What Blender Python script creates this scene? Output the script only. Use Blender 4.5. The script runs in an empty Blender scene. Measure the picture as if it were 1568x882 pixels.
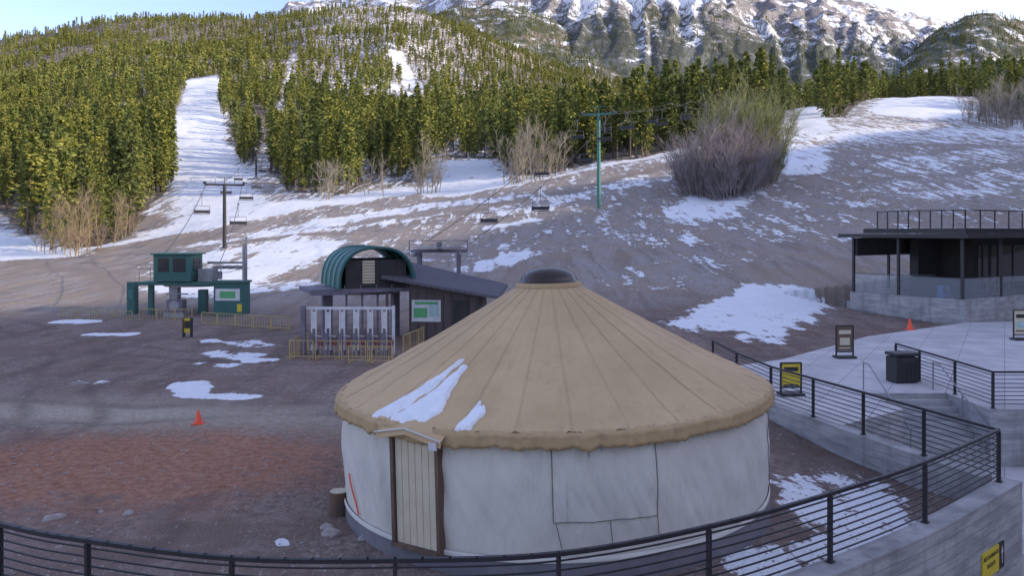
import bpy, math, random
import numpy as np
from mathutils import Vector, Matrix
random.seed(7); R=np.random.RandomState(11)
S=bpy.context.scene
CAMZ=5.6; F=1230.0
# ------------------------------------------------------------------ helpers
def link(o,parent=None):
    S.collection.objects.link(o)
    if parent: o.parent=parent
    return o
def nd(nt,t,**kw):
    n=nt.nodes.new(t)
    for k,v in kw.items(): setattr(n,k,v)
    return n
def setin(nt,sock,v):
    if isinstance(v,bpy.types.NodeSocket): nt.links.new(v,sock)
    elif isinstance(v,(tuple,list)) and len(v)==3 and sock.type=='RGBA': sock.default_value=(*v,1)
    else: sock.default_value=v
def mix(nt,f,a,b):
    n=nd(nt,'ShaderNodeMix',data_type='RGBA'); setin(nt,n.inputs[0],f); setin(nt,n.inputs[6],a); setin(nt,n.inputs[7],b); return n.outputs[2]
def noise(nt,vec,scale,detail=4,rough=.55,dist=0):
    n=nd(nt,'ShaderNodeTexNoise'); nt.links.new(vec,n.inputs['Vector']); n.inputs['Scale'].default_value=scale
    n.inputs['Detail'].default_value=detail; n.inputs['Roughness'].default_value=rough; n.inputs['Distortion'].default_value=dist; return n.outputs[0]
def vor(nt,vec,scale,feat='F1'):
    n=nd(nt,'ShaderNodeTexVoronoi',feature=feat); nt.links.new(vec,n.inputs['Vector']); n.inputs['Scale'].default_value=scale; return n.outputs[0]
def mth(nt,op,a,b=0.0,c=None):
    n=nd(nt,'ShaderNodeMath',operation=op); setin(nt,n.inputs[0],a); setin(nt,n.inputs[1],b)
    if c is not None: setin(nt,n.inputs[2],c)
    return n.outputs[0]
def ramp(nt,f,a,b,c=0.,d=1.):
    n=nd(nt,'ShaderNodeMapRange',interpolation_type='SMOOTHSTEP'); setin(nt,n.inputs[0],f)
    for i,v in enumerate((a,b,c,d)): n.inputs[i+1].default_value=v
    return n.outputs[0]
def mapping(nt,vec,sc=(1,1,1),rot=(0,0,0)):
    n=nd(nt,'ShaderNodeMapping'); nt.links.new(vec,n.inputs[0]); n.inputs['Scale'].default_value=sc; n.inputs['Rotation'].default_value=rot; return n.outputs[0]
def bump(nt,h,st,dist=.1):
    n=nd(nt,'ShaderNodeBump'); n.inputs['Strength'].default_value=st; n.inputs['Distance'].default_value=dist; nt.links.new(h,n.inputs['Height']); return n.outputs[0]
def newmat(name):
    m=bpy.data.materials.new(name); m.use_nodes=True; nt=m.node_tree; b=nt.nodes['Principled BSDF']; return m,nt,b
def smat(name,c1,c2=None,scale=3,rough=.7,bmp=0.1,metal=0,fine=40,spec=.5,sc=(1,1,1)):
    m,nt,b=newmat(name); c2=c2 or tuple(x*.75 for x in c1)
    co=nd(nt,'ShaderNodeTexCoord').outputs['Object']; v=mapping(nt,co,sc)
    n1=noise(nt,v,scale,4,.6); n2=noise(nt,v,fine,2,.6)
    f=ramp(nt,n1,.3,.7); c=mix(nt,f,c1,c2); c=mix(nt,mth(nt,'MULTIPLY',n2,.25),c,tuple(x*.5 for x in c2))
    nt.links.new(c,b.inputs['Base Color']); b.inputs['Roughness'].default_value=rough; b.inputs['Metallic'].default_value=metal
    b.inputs['Specular IOR Level'].default_value=spec
    if bmp: nt.links.new(bump(nt,n2,bmp,.02),b.inputs['Normal'])
    return m
def mesh_np(name,v,f,mats=(),smooth=False,midx=None):
    me=bpy.data.meshes.new(name); v=np.asarray(v,dtype=np.float32); f=np.asarray(f,dtype=np.int32); M,k=f.shape
    me.vertices.add(len(v)); me.vertices.foreach_set('co',v.ravel()); me.loops.add(M*k); me.loops.foreach_set('vertex_index',f.ravel())
    me.polygons.add(M); me.polygons.foreach_set('loop_start',np.arange(0,M*k,k,dtype=np.int32))
    for m in mats: me.materials.append(m)
    me.polygons.foreach_set('use_smooth',np.full(M,smooth))
    if midx is not None: me.polygons.foreach_set('material_index',np.asarray(midx,dtype=np.int32))
    me.update(calc_edges=True); return me
class MB:
    def __init__(s): s.v=[];s.f=[];s.m=[];s.sm=[]
    def add(s,vs,fs,mat=0,sm=False):
        o=len(s.v); s.v+= [tuple(x) for x in vs]
        for f in fs: s.f.append([i+o for i in f]); s.m.append(mat); s.sm.append(sm)
    def box(s,c,d,rz=0,mat=0,M=None):
        x,y,z=d[0]/2,d[1]/2,d[2]/2
        vs=[Vector((a*x,b*y,e*z)) for e in(-1,1) for a,b in((-1,-1),(1,-1),(1,1),(-1,1))]
        if M is None: M=Matrix.Rotation(rz,3,'Z')
        vs=[M@p+Vector(c) for p in vs]
        s.add(vs,[(0,3,2,1),(4,5,6,7),(0,1,5,4),(1,2,6,5),(2,3,7,6),(3,0,4,7)],mat)
    def cyl(s,a,b,r,n=8,mat=0,r2=None,cap=True,sm=True):
        a=Vector(a);b=Vector(b);d=(b-a); r2=r if r2 is None else r2
        if d.length<1e-6:return
        q=d.to_track_quat('Z','Y').to_matrix(); vs=[]
        off=math.pi/4 if n==4 else 0
        for p,rr in((a,r),(b,r2)):
            for i in range(n):
                t=2*math.pi*i/n+off; vs.append(p+q@Vector((rr*math.cos(t),rr*math.sin(t),0)))
        s.add(vs,[(i,(i+1)%n,n+(i+1)%n,n+i) for i in range(n)],mat,sm and n>4)
        if cap: s.add(vs[:n],[tuple(range(n))[::-1]],mat); s.add(vs[n:],[tuple(range(n))],mat)
    def ext(s,poly,z0,z1,mat=0,side=None):
        n=len(poly); vs=[(x,y,z0) for x,y in poly]+[(x,y,z1) for x,y in poly]
        s.add(vs,[tuple(range(n))[::-1],tuple(range(n,2*n))],mat); s.add(vs,[(i,(i+1)%n,n+(i+1)%n,n+i) for i in range(n)],mat if side is None else side)
    def build(s,name,mats,loc=(0,0,0),rz=0,parent=None,bevel=0):
        me=bpy.data.meshes.new(name); me.from_pydata(s.v,[],s.f)
        for m in mats: me.materials.append(m)
        me.polygons.foreach_set('material_index',s.m); me.polygons.foreach_set('use_smooth',s.sm); me.update()
        o=bpy.data.objects.new(name,me); o.location=loc; o.rotation_euler=(0,0,rz); link(o,parent)
        if bevel:
            b=o.modifiers.new('bevel','BEVEL'); b.width=bevel; b.segments=2; b.limit_method='ANGLE'
        return o
def empty(name,loc):
    e=bpy.data.objects.new(name,None); e.location=loc; e.empty_display_size=.5; return link(e)
def vn(x,y,seed=0):
    x=np.asarray(x,float);y=np.asarray(y,float);xi=np.floor(x);yi=np.floor(y);fx=x-xi;fy=y-yi
    h=lambda a,b:(lambda t:t-np.floor(t))(np.sin(a*127.1+b*311.7+seed*17.3)*43758.5453)
    fx=fx*fx*(3-2*fx);fy=fy*fy*(3-2*fy)
    return (h(xi,yi)*(1-fx)+h(xi+1,yi)*fx)*(1-fy)+(h(xi,yi+1)*(1-fx)+h(xi+1,yi+1)*fx)*fy
def fbm(x,y,seed=0,o=4):
    t=0;a=.5;n=0
    for i in range(o): t=t+a*vn(x*2**i,y*2**i,seed+i);n+=a;a*=.5
    return t/n
def inpoly(X,Y,P):
    r=np.zeros(np.shape(X),bool);n=len(P)
    for i in range(n):
        x1,y1=P[i];x2,y2=P[(i+1)%n]
        if y1==y2: continue
        c=((Y<y1)!=(Y<y2))&(X<(x2-x1)*(Y-y1)/(y2-y1)+x1); r^=c
    return r
# ------------------------------------------------------------------ terrain
cols=np.array([-300,0,200,350,500,650,800,950,1100,1250,1400,1568,1850]); cu=(cols-784)/F
rows=[(3,[0]*13),(35,[0]*7+[.1,.15,.1,.1,.1,.1]),(50,[0]*6+[.3,.6,.9,.6,.4,.4,.4]),
(65,[.5,.5,.8,1,1.05,1.3,1.8,2.4,2.64,2.4,1.8,1.8,1.8]),(85,[1,1,1.7,2.4,2.8,3.5,4.5,5.5,5.9,6.2,6.6,7.3,7.5]),
(110,[1.9,1.9,2.8,4.6,5.5,6.4,9.1,10.4,11.3,12.2,12.7,13,13]),(150,[6.7,6.7,7.9,9.7,11,12.2,14.6,17.7,20,21.3,22,21.3,22]),
(200,[16,16,16.8,17.6,18.4,19.3,20.6,25,30,32,32,30.6,31]),(300,[37,37,38.5,38.8,37,35.8,34.6,42,45.6,51.7,56,54,54]),
(450,[68,70,80,81,71,65.6,62,62,63.8,69,76,76,76]),(700,[132,134,148,148,142,137,118,108,105,112,118,118,118]),
(1000,[218,224,245,225,268,272,205,172,160,165,165,165,165]),(1400,[325,330,388,392,390,388,320,250,235,230,225,225,225]),
(1900,[290,290,330,340,350,350,280,215,200,190,180,180,180])]
rd=np.log([r[0] for r in rows]); tab=np.array([r[1] for r in rows],float)
GU=np.linspace(-2,2,401); GD=np.linspace(math.log(3),math.log(1900),420)
t1=np.array([np.interp(GU,cu,r) for r in tab]); G=np.array([np.interp(GD,rd,t1[:,j]) for j in range(len(GU))]).T
def blur(a,n,ax):
    p=np.pad(a,[(n,n) if i==ax else (0,0) for i in range(2)],mode='edge'); k=np.ones(2*n+1)/(2*n+1)
    return np.apply_along_axis(lambda m:np.convolve(m,k,'valid'),ax,p)
for _ in range(2): G=blur(blur(G,4,1),6,0)
railpts=[(-11,13.2),(-7.14,11.2),(-5.6,10.6),(-3.5,10.03),(-1.45,9.97),(.59,10.17),(2.72,11.1),(4.95,12.5),(7.3,14.2),(10,16.5)]
plaza_poly=[(8.75,21.3),(7.9,24.2),(7.6,30),(10.9,32.3),(17.4,39.3),(25.5,45.2),(45,50),(70,50),(70,23.2),(13.8,23.2),(13.8,25.5),(11.3,25.5),(11.3,23.2)]
BC=Vector((25.3,45));BX=Vector((.851,.525));BY=Vector((-.525,.851))
def bp(a,b): p=BC+BX*a+BY*b; return (p.x,p.y)
foot=[bp(-.3,-.3),bp(40,-.3),bp(40,12),bp(-.3,12)]
def zt(X,Y):
    X=np.asarray(X,float);Y=np.maximum(np.asarray(Y,float),3.01); u=np.clip(X/Y,-1.99,1.99); l=np.clip(np.log(Y),GD[0],GD[-1]-1e-6)
    a=(u+2)/4*(len(GU)-1); b=(l-GD[0])/(GD[-1]-GD[0])*(len(GD)-1); ai=a.astype(int);bi=b.astype(int);fa=a-ai;fb=b-bi
    ai1=np.minimum(ai+1,len(GU)-1);bi1=np.minimum(bi+1,len(GD)-1)
    z=(G[bi,ai]*(1-fa)+G[bi,ai1]*fa)*(1-fb)+(G[bi1,ai]*(1-fa)+G[bi1,ai1]*fa)*fb
    z=z+(fbm(X/1.7,Y/1.7,3,4)-.5)*.12+(fbm(X/9,Y/9,5)-.5)*np.clip((Y-38)/60,0,1)*1.1
    z=z+(fbm(X/60,Y/60,9,3)-.5)*np.clip((Y-150)/500,0,1)*24
    z=z-.5*np.exp(-((X-8)**2/7+(Y-18.5)**2/30))
    bx=np.array([p[0] for p in railpts]);by=np.array([p[1] for p in railpts])
    z=np.where((Y<np.interp(X,bx,by))&(X<10.1),-2.2,z); z=np.where((X>9.9)&(Y<23),-2.2,z)
    edge=10-(Y-16.5)*2.2/7.7
    z=np.where((Y>16)&(Y<24)&(X>edge),-2.2,z)
    z=np.where(inpoly(X,Y,plaza_poly)|inpoly(X,Y,foot),-.1,z)
    z=np.where((X>11.2)&(X<13.9)&(Y>16)&(Y<25.6),-2.2,z)
    return z
def z1(x,y): return float(zt(np.array([x]),np.array([y]))[0])
us=np.concatenate([np.linspace(-2,-.8,50)[:-1],np.linspace(-.8,.8,640),np.linspace(.8,2,50)[1:]]); ds=np.exp(np.linspace(math.log(3.5),math.log(1890),620))
UU,DD=np.meshgrid(us,ds); X=UU*DD; Y=DD; Z=zt(X,Y)
nU=len(us);nD=len(ds)
trk=np.zeros_like(X)
for (cx,cy,r0) in[(-34,62,26),(-34,62,28),(-10,70,44),(-10,70,46),(-60,10,47),(-60,10,49),(-30,2,24),(-30,2,26),(5,90,56),(5,90,58)]:
    dr_=abs(np.hypot(X-cx,Y-cy)-r0+(fbm(X/6,Y/6,44,2)-.5)*1.5); trk=np.maximum(trk,np.exp(-(dr_/.28)**2))
trk*=(Y<60)*np.clip(fbm(X/4,Y/4,46,3)*2.4-.6,0,1)
Z=Z-np.where(Z>-.6,trk*.035,0)
V=np.stack([X.ravel(),Y.ravel(),Z.ravel()],1)
ii=(np.arange(nD-1)[:,None]*nU+np.arange(nU-1)[None,:]).ravel(); Fq=np.stack([ii,ii+1,ii+nU+1,ii+nU],1)
snow=[(-22.6,43.6,-20.9,43.4,.7,.84),(-13.6,40.5,-12.6,39.5,1.0,.68),(-13.5,37,-12.2,36,1.1,.70),(-11.8,29.4,-11.2,28,.7,.84),(-11.2,27.4,-8.9,27.1,.42,.84),
(-27.2,48.9,-25.6,48.7,.8,.8),(-11.2,34.8,-10.6,34.8,.5,.72),(-15.5,41,-15,40.6,.6,.68),(-12.8,34,-11.8,33.6,.7,.6),(-16,30,-15,29.6,.6,.56),(6.6,15,7.4,18.6,1.6,.60),(4.4,13.2,6,14.4,.9,.72),(-4.2,14.6,-4.1,14.4,.12,.75),(-3.6,12.9,-2.4,12.7,.2,.7),
(12,44,19,55,3.4,.76),(13,42,12,39,1.4,.66),(21,92,30,108,4.8,.68),(19,88,24,92,3,.6),(44,122,55,152,4.8,.70),(66,168,120,184,12,.61),(50,100,75,112,8,.53),(60,120,90,140,8,.54),
(-2,97,2,98,2,.72),(-3,70,1,76,2.6,.68),(-26,66,-24,95,5,.75),(-24,62,-18,66,3,.62),(-34,88,-26,100,5,.66),
(-80,124,-63,106,6,.8),(-63,108,-48,130,2.4,.76),(-48,130,-55,152,8,.77),(-55,152,-75,200,9.5,.79),(-75,200,-118,300,11,.82),(-118,300,-154,400,11,.84),(-154,400,-196,510,11,.9),
(-50,128,-38,148,9,.78),(-40,146,-22,160,9,.78),(-33,112,-14,128,5,.68),(-14,128,6,118,4,.62),(-8,150,-14,245,9,.78),(-8,150,-1,146,4,.74),(-1,146,32,166,2.8,.72),(30,150,34,166,3,.6),(-40,104,-10,112,4,.62),
(68,180,162,450,4,.85),(112,222,172,335,12,.98),(-100,140,-75,118,9,.78),(-17,35,-10,31,4,.3),(10,60,18,70,5,.45),(0,110,20,125,8,.56),
(-78,640,-110,760,9,.7),(-60,520,-95,640,6,.7)]
def capmask(X,Y,x1,y1,x2,y2,w,soft=.6):
    dx,dy=x2-x1,y2-y1; t=np.clip(((X-x1)*dx+(Y-y1)*dy)/(dx*dx+dy*dy+1e-9),0,1); d=np.hypot(X-x1-t*dx,Y-y1-t*dy); return np.clip(1+soft-d/w*(soft+.35),0,1)
def pxs(lst,d): a=np.array(lst,float); return np.interp(d,a[:,0],a[:,1])
def forestmask(u,d):
    px=u*F+784; X=u*d
    front=np.interp(px,[-300,0,60,150,200,262,275,300,345,420,440,500,690,700,770,780,900,1020,1200,1240,1340,1345,1478,1485,1700],
                       [150,165,112,114,128,190,300,520,225,205,165,160,170,240,245,168,165,172,180,215,225,345,345,225,220])
    m=d>front*(.94+.12*vn(X/9,d/9,2))
    ra=pxs([(100,300),(130,335),(200,322),(300,300),(400,302),(510,312),(600,312)],d); hw=np.maximum(.0,pxs([(100,120),(150,80),(200,52),(300,44),(400,32),(500,28),(540,22)],d))
    m&=~((abs(px-ra)<hw*(.85+.3*vn(X/11,d/11,8)))&(d<545))
    rb=pxs([(200,392),(300,418),(420,435),(600,445),(900,455)],d); m&=~((abs(px-rb)<np.maximum(7,2.6/d*F))&(d<800))
    m&=~((abs(px-1225)<np.maximum(12,5/d*F))&(d<470))
    for (x1,y1,x2,y2,w) in[(-8,150,-14,245,9),(107,210,172,335,16),(-78,640,-110,760,7),(-60,520,-95,640,5)]:
        m&=~(capmask(X,d,x1,y1,x2,y2,w,0)>.6)
    return m
sn=np.zeros_like(X)
for c in snow: sn=np.maximum(sn,capmask(X,Y,*c[:5])*c[5])
fm=forestmask(UU,DD); cent=np.exp(-((UU*F+784-600)/150)**2)
sn=np.where(fm,np.maximum(sn,(.42+.10*cent)*(DD>150)),sn); sn=np.where(~fm&(DD>150),np.maximum(sn,.54),sn); sn=np.where((Y>75)&(Y<160)&(X>-40),np.maximum(sn,.45),sn)
redm=np.exp(-(((X+9.2)/5.0)**2+((Y-19.3)/3.0)**2)); redm=np.maximum(redm,.8*np.exp(-(((X+12)/2.5)**2+((Y-18)/2)**2)))
lot=np.clip((58-Y)/12,0,1)
tan_=np.exp(-(((X+13)/9)**2+((Y-24.6+(X+12)*.12)/2.0)**2))
road=np.zeros_like(X)
for sgm in[(-60,98,-33,103,1.5),(-33,103,-12,110,1.5),(-12,110,8,121,1.6),(8,121,26,140,1.7),(26,140,40,150,1.8),(-30,62,-40,80,1.4),(-40,80,-60,98,1.4)]: road=np.maximum(road,capmask(X,Y,*sgm,.4))
sn=sn-.13*np.clip(road,0,1)
me=mesh_np('ground',V,Fq,smooth=True)
ca=me.color_attributes.new('zones','FLOAT_COLOR','POINT'); ca.data.foreach_set('color',np.stack([sn,redm,lot,fm.astype(float)],-1).astype(np.float32).ravel())
ca=me.color_attributes.new('zones2','FLOAT_COLOR','POINT'); ca.data.foreach_set('color',np.stack([tan_,trk,np.clip(road,0,1),tan_],-1).astype(np.float32).ravel())
m,nt,b=newmat('ground_gravel_snow')
P=nd(nt,'ShaderNodeNewGeometry').outputs['Position']
at=nd(nt,'ShaderNodeAttribute',attribute_name='zones'); sp=nd(nt,'ShaderNodeSeparateColor'); nt.links.new(at.outputs['Color'],sp.inputs[0])
at2=nd(nt,'ShaderNodeAttribute',attribute_name='zones2'); sp2=nd(nt,'ShaderNodeSeparateColor'); nt.links.new(at2.outputs['Color'],sp2.inputs[0])
n1=noise(nt,P,.25,3,.6); n2=noise(nt,P,5,5,.72); vr=vor(nt,P,14); vr2=vor(nt,P,34); n4=noise(nt,P,1.1,4,.68)
st=noise(nt,mapping(nt,P,(.9,.12,.3),(0,0,math.radians(38))),.9,4,.65,.4)
st2=noise(nt,mapping(nt,P,(.5,.06,.2),(0,0,math.radians(-62))),1.2,3,.6,.3)
lotc=mix(nt,ramp(nt,n2,.35,.65),(.20,.142,.122),(.38,.295,.26)); lotc=mix(nt,ramp(nt,n1,.4,.62),lotc,(.25,.17,.14))
lotc=mix(nt,mth(nt,'MULTIPLY',ramp(nt,st2,.45,.6),.45),lotc,(.13,.088,.077)); lotc=mix(nt,mth(nt,'MULTIPLY',ramp(nt,n4,.5,.68),.5),lotc,(.37,.30,.27))
slc=mix(nt,ramp(nt,n2,.35,.65),(.31,.27,.25),(.49,.44,.415)); slc=mix(nt,mth(nt,'MULTIPLY',ramp(nt,st,.42,.62),.7),slc,(.24,.195,.17)); slc=mix(nt,mth(nt,'MULTIPLY',ramp(nt,n1,.42,.6),.5),slc,(.37,.28,.2))
base=mix(nt,sp.outputs[2],slc,lotc)
base=mix(nt,mth(nt,'MULTIPLY',sp2.outputs[2],.6),base,(.30,.245,.21))
base=mix(nt,mth(nt,'MULTIPLY',sp2.outputs[0],.9),base,mix(nt,ramp(nt,n2,.3,.7),(.42,.36,.28),(.64,.57,.46)))
base=mix(nt,mth(nt,'MULTIPLY',sp2.outputs[1],.5),base,(.12,.082,.072))
rf=mth(nt,'MULTIPLY',ramp(nt,sp.outputs[1],0,.55),ramp(nt,mth(nt,'ADD',n4,mth(nt,'MULTIPLY',sp.outputs[1],.25)),.38,.66)); base=mix(nt,mth(nt,'MULTIPLY',rf,.88),base,mix(nt,ramp(nt,n2,.35,.65),(.33,.135,.075),(.53,.26,.16)))
base=mix(nt,mth(nt,'MULTIPLY',at.outputs['Alpha'],.8),base,mix(nt,n2,(.06,.045,.025),(.17,.13,.07)))
peb=ramp(nt,vr,.10,.2,1,0); pebm=mth(nt,'MULTIPLY',peb,ramp(nt,n4,.5,.6)); base=mix(nt,mth(nt,'MULTIPLY',pebm,.7),base,(.56,.52,.5))
base=mix(nt,mth(nt,'MULTIPLY',ramp(nt,vr2,.3,.5),.35),base,(.09,.075,.07))
sv=mth(nt,'ADD',sp.outputs[0],mth(nt,'MULTIPLY',mth(nt,'SUBTRACT',st,.5),1.0)); sv=mth(nt,'ADD',sv,mth(nt,'MULTIPLY',mth(nt,'SUBTRACT',n2,.5),.4)); sv=mth(nt,'ADD',sv,mth(nt,'MULTIPLY',mth(nt,'SUBTRACT',n1,.5),.35)); sv=mth(nt,'ADD',sv,mth(nt,'MULTIPLY',mth(nt,'SUBTRACT',n4,.5),.65))
sf=ramp(nt,sv,.53,.60); base=mix(nt,sf,base,mix(nt,n4,(.68,.69,.74),(.86,.87,.9)))
nt.links.new(base,b.inputs['Base Color']); b.inputs['Roughness'].default_value=.93; b.inputs['Specular IOR Level'].default_value=.15
hh=mth(nt,'ADD',mth(nt,'MULTIPLY',n2,1.1),mth(nt,'MULTIPLY',vr,-.3)); hh=mth(nt,'ADD',hh,mth(nt,'MULTIPLY',st,1.5))
nt.links.new(bump(nt,hh,.7,.12),b.inputs['Normal'])
me.materials.append(m); link(bpy.data.objects.new('ground',me)); GM=m
soil=smat('soil',(.16,.13,.1),(.1,.09,.06),.02,.95,0,fine=.5)
mb=MB(); mb.add([(-9000,-9000,-3.4),(9000,-9000,-3.4),(9000,9000,-3.4),(-9000,9000,-3.4)],[(0,1,2,3)]); mb.build('distant_ground',[soil])
sN=Vector((.9536,-.3009)); tN=Vector((.3009,.9536))
sv_=np.linspace(170,620,70); tv=np.linspace(-450,430,110); SS,TT=np.meshgrid(sv_,tv)
prof=np.interp(SS,[170,300,620],[0,1,0]); endf=np.clip((450-abs(TT+10))/60,0,1)
HZ=(-3+132*prof)*endf+(fbm(SS/30,TT/30,21)-.5)*9*endf*np.clip(prof*3,0,1)-2
HX=SS*sN.x+TT*tN.x;HY=SS*sN.y+TT*tN.y
iq=(np.arange(109)[:,None]*70+np.arange(69)[None,:]).ravel()
me=mesh_np('sun_block_hill',np.stack([HX.ravel(),HY.ravel(),HZ.ravel()],1),np.stack([iq,iq+1,iq+71,iq+70],1),[smat('sun_block_hill_cover',(.07,.08,.035),(.14,.12,.07),.05,.95,0,fine=.4)],True); link(bpy.data.objects.new('sun_block_hill',me))  # out-of-view ridge added at right, shaped to keep low sun off the foreground
# ------------------------------------------------------------------ far mountains
def mountmat(name,rock1,rock2,sscale,frst):
    m,nt,b=newmat(name); P=nd(nt,'ShaderNodeNewGeometry').outputs['Position']
    at=nd(nt,'ShaderNodeAttribute',attribute_name='zones'); sp=nd(nt,'ShaderNodeSeparateColor'); nt.links.new(at.outputs['Color'],sp.inputs[0])
    c=noise(nt,mapping(nt,P,(1,.2,.16),(0,0,.1)),sscale,6,.7,.6); f=noise(nt,P,.07,4,.72); ff=noise(nt,P,.012,3,.65)
    band=noise(nt,mapping(nt,P,(.12,.12,1.5),(.10,.12,0)),.022,5,.66,.3)
    col=mix(nt,ramp(nt,f,.35,.65),rock1,rock2); col=mix(nt,mth(nt,'MULTIPLY',ramp(nt,band,.45,.6),.5),col,tuple(x*.6 for x in rock1))
    s=mth(nt,'ADD',sp.outputs[0],mth(nt,'MULTIPLY',mth(nt,'SUBTRACT',c,.5),1.5)); s=mth(nt,'ADD',s,mth(nt,'MULTIPLY',mth(nt,'SUBTRACT',band,.5),1.1)); s=mth(nt,'ADD',s,mth(nt,'MULTIPLY',mth(nt,'SUBTRACT',f,.5),.9))
    col=mix(nt,ramp(nt,s,.46,.56),col,(.78,.80,.86))
    fr=mth(nt,'ADD',sp.outputs[1],mth(nt,'MULTIPLY',mth(nt,'SUBTRACT',ff,.5),1.6)); fr=mth(nt,'ADD',fr,mth(nt,'MULTIPLY',mth(nt,'SUBTRACT',f,.5),1.2))
    col=mix(nt,mth(nt,'MULTIPLY',ramp(nt,fr,.42,.56),.9),col,frst)
    nt.links.new(col,b.inputs['Base Color']); b.inputs['Roughness'].default_value=.95; b.inputs['Specular IOR Level'].default_value=.1
    nt.links.new(bump(nt,mth(nt,'ADD',f,band),1,9),b.inputs['Normal']); return m
def mount(name,px,yc,d0,dc,d1,y0,amp,fr,mat,snowf,forf,nu=420,nr=150,pw=.9):
    u=np.linspace((px[0]-784)/F,(px[-1]-784)/F,nu); d=np.linspace(d0,d1,nr); UU,DD=np.meshgrid(u,d)
    zc=CAMZ+(354-np.interp(UU*F+784,px,yc))*dc/F; zb=CAMZ+(354-y0)*d0/F
    t=np.clip((DD-d0)/(dc-d0),0,1); t2=np.clip((DD-dc)/(d1-dc),0,1); z=zb+(zc-zb)*t**pw-(zc-zb)*t2**1.2
    w=UU+ (fbm(UU*6,DD/400,31)-.5)*.12
    rid=1-abs(fbm(w*fr,DD/900+UU*3,33,5)*2-1)*2; z+=rid*amp*np.sin(np.clip(t,0,.93)*math.pi)+ (fbm(UU*fr*3,DD/90,37,5)-.5)*amp*1.2*t*(1-t2*.5)
    X=UU*DD; nU=nu; ii=(np.arange(nr-1)[:,None]*nU+np.arange(nU-1)[None,:]).ravel()
    me=mesh_np(name,np.stack([X.ravel(),DD.ravel(),z.ravel()],1),np.stack([ii,ii+1,ii+nU+1,ii+nU],1),[mat],True)
    s=snowf(UU*F+784,t,rid); f=forf(UU*F+784,t,rid)
    ca=me.color_attributes.new('zones','FLOAT_COLOR','POINT'); ca.data.foreach_set('color',np.stack([s,f,f,f],-1).astype(np.float32).ravel())
    link(bpy.data.objects.new(name,me)); return X,DD,z,f
mm=mountmat('mountain_rock',(.29,.27,.27),(.19,.18,.19),.010,(.065,.075,.06))
def g_(p,c,w): return np.exp(-((p-c)/w)**2)
M1=mount('mountain',[-500,250,380,440,560,650,700,800,950,1100,1200,1260,1330,1400,1500,1600,1900],[190,150,80,4,-8,0,-25,-50,-80,-55,-4,-10,6,22,45,60,90],1500,3000,3600,175,38,30,mm,
  lambda p,t,r:.52-.10*np.clip(r,0,1)+.35*g_(p,1045-(t-.5)*60,14)+.35*g_(p,1390-t*150,13)+.2*g_(p,980,12), lambda p,t,r:np.clip((.64-t)*1.5,-.5,.8),nu=620,nr=220)
mf=mountmat('foothill_ground',(.2,.18,.15),(.15,.13,.1),.03,(.07,.08,.048))
M2=mount('foothill',[-200,500,600,700,780,860,940,1010,1100,1300,1350,1400,1440,1480,1520,1568,1700,2000],[200,120,40,10,8,34,72,105,125,130,112,76,42,24,20,34,56,76],1420,2000,2600,165,16,20,mf,
  lambda p,t,r:.46+.0*t, lambda p,t,r:np.ones_like(p)*.54,nu=460,nr=110)
# ------------------------------------------------------------------ foliage
def foliage_mat(name,c1,c2,c3):
    m,nt,b=newmat(name); oi=nd(nt,'ShaderNodeObjectInfo').outputs['Random']; co=nd(nt,'ShaderNodeTexCoord').outputs['Object']
    n=noise(nt,co,.9,1); c=mix(nt,ramp(nt,n,.38,.62),c1,c2); c=mix(nt,mth(nt,'MULTIPLY',oi,.8),c,c3); nt.links.new(c,b.inputs['Base Color'])
    b.inputs['Roughness'].default_value=.75; b.inputs['Specular IOR Level'].default_value=.15; return m
needles=foliage_mat('pine_needles',(.14,.17,.045),(.36,.34,.075),(.085,.115,.042))
bark=smat('bark',(.17,.12,.09),(.1,.075,.055),6,.9,0)
def conifer(name,seed,h,r,nb,nq,size,base=.08,pw=.75):
    g=np.random.RandomState(seed)
    t=base+(1-base)*g.rand(nb)**.85; t=np.sort(t); az=np.arange(nb)*2.399+g.rand(nb)*.9
    lop=1+.35*np.sin(az+g.rand()*6)*g.rand(); L=r*((1-t)**pw)*(.45+.8*g.rand(nb))*lop+.18
    low=np.clip((t-base)/.15,.45,1); L*=low
    s=(np.arange(nq)+g.rand(nb,nq))/nq; s=.12+.88*s
    Lx=L[:,None]*s; dx=np.cos(az)[:,None];dy=np.sin(az)[:,None]
    jit=(g.rand(3,nb,nq)-.5)*size*1.1
    c=np.stack([dx*Lx+jit[0],dy*Lx+jit[1],t[:,None]*h+Lx*(.12-.42*s*(1-t[:,None]*.8))+jit[2]*.7],-1).reshape(-1,3)
    n=len(c); a=np.stack([np.repeat(np.cos(az),nq)+(g.rand(n)-.5)*1.5,np.repeat(np.sin(az),nq)+(g.rand(n)-.5)*1.5,(g.rand(n)-.55)*1.2],1); a/=np.linalg.norm(a,axis=1)[:,None]
    q=g.randn(n,3); bb=np.cross(a,q); bb/=np.linalg.norm(bb,axis=1)[:,None]
    sz=(size*(.55+.8*g.rand(n)))[:,None]
    v=np.stack([c-a*sz,c+bb*sz*.42,c+a*sz,c-bb*sz*.42],1).reshape(-1,3); f=np.arange(4*n).reshape(-1,4)
    k=5; tv=[];tf=[]
    lv=[(0,h*.018),(h*.35,h*.011),(h*.97,.015)]
    for z,rr in lv:
        for i in range(k): tv.append((rr*math.cos(2*math.pi*i/k),rr*math.sin(2*math.pi*i/k),z-(.5 if z==0 else 0)))
    for l in range(2):
        for i in range(k): tf.append((l*k+i,l*k+(i+1)%k,(l+1)*k+(i+1)%k,(l+1)*k+i))
    tf=np.array(tf)+len(v); v=np.concatenate([v,np.array(tv)]); f=np.concatenate([f,tf])
    return mesh_np(name,v,f,[needles,bark],False,[0]*n+[1]*len(tf))
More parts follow.
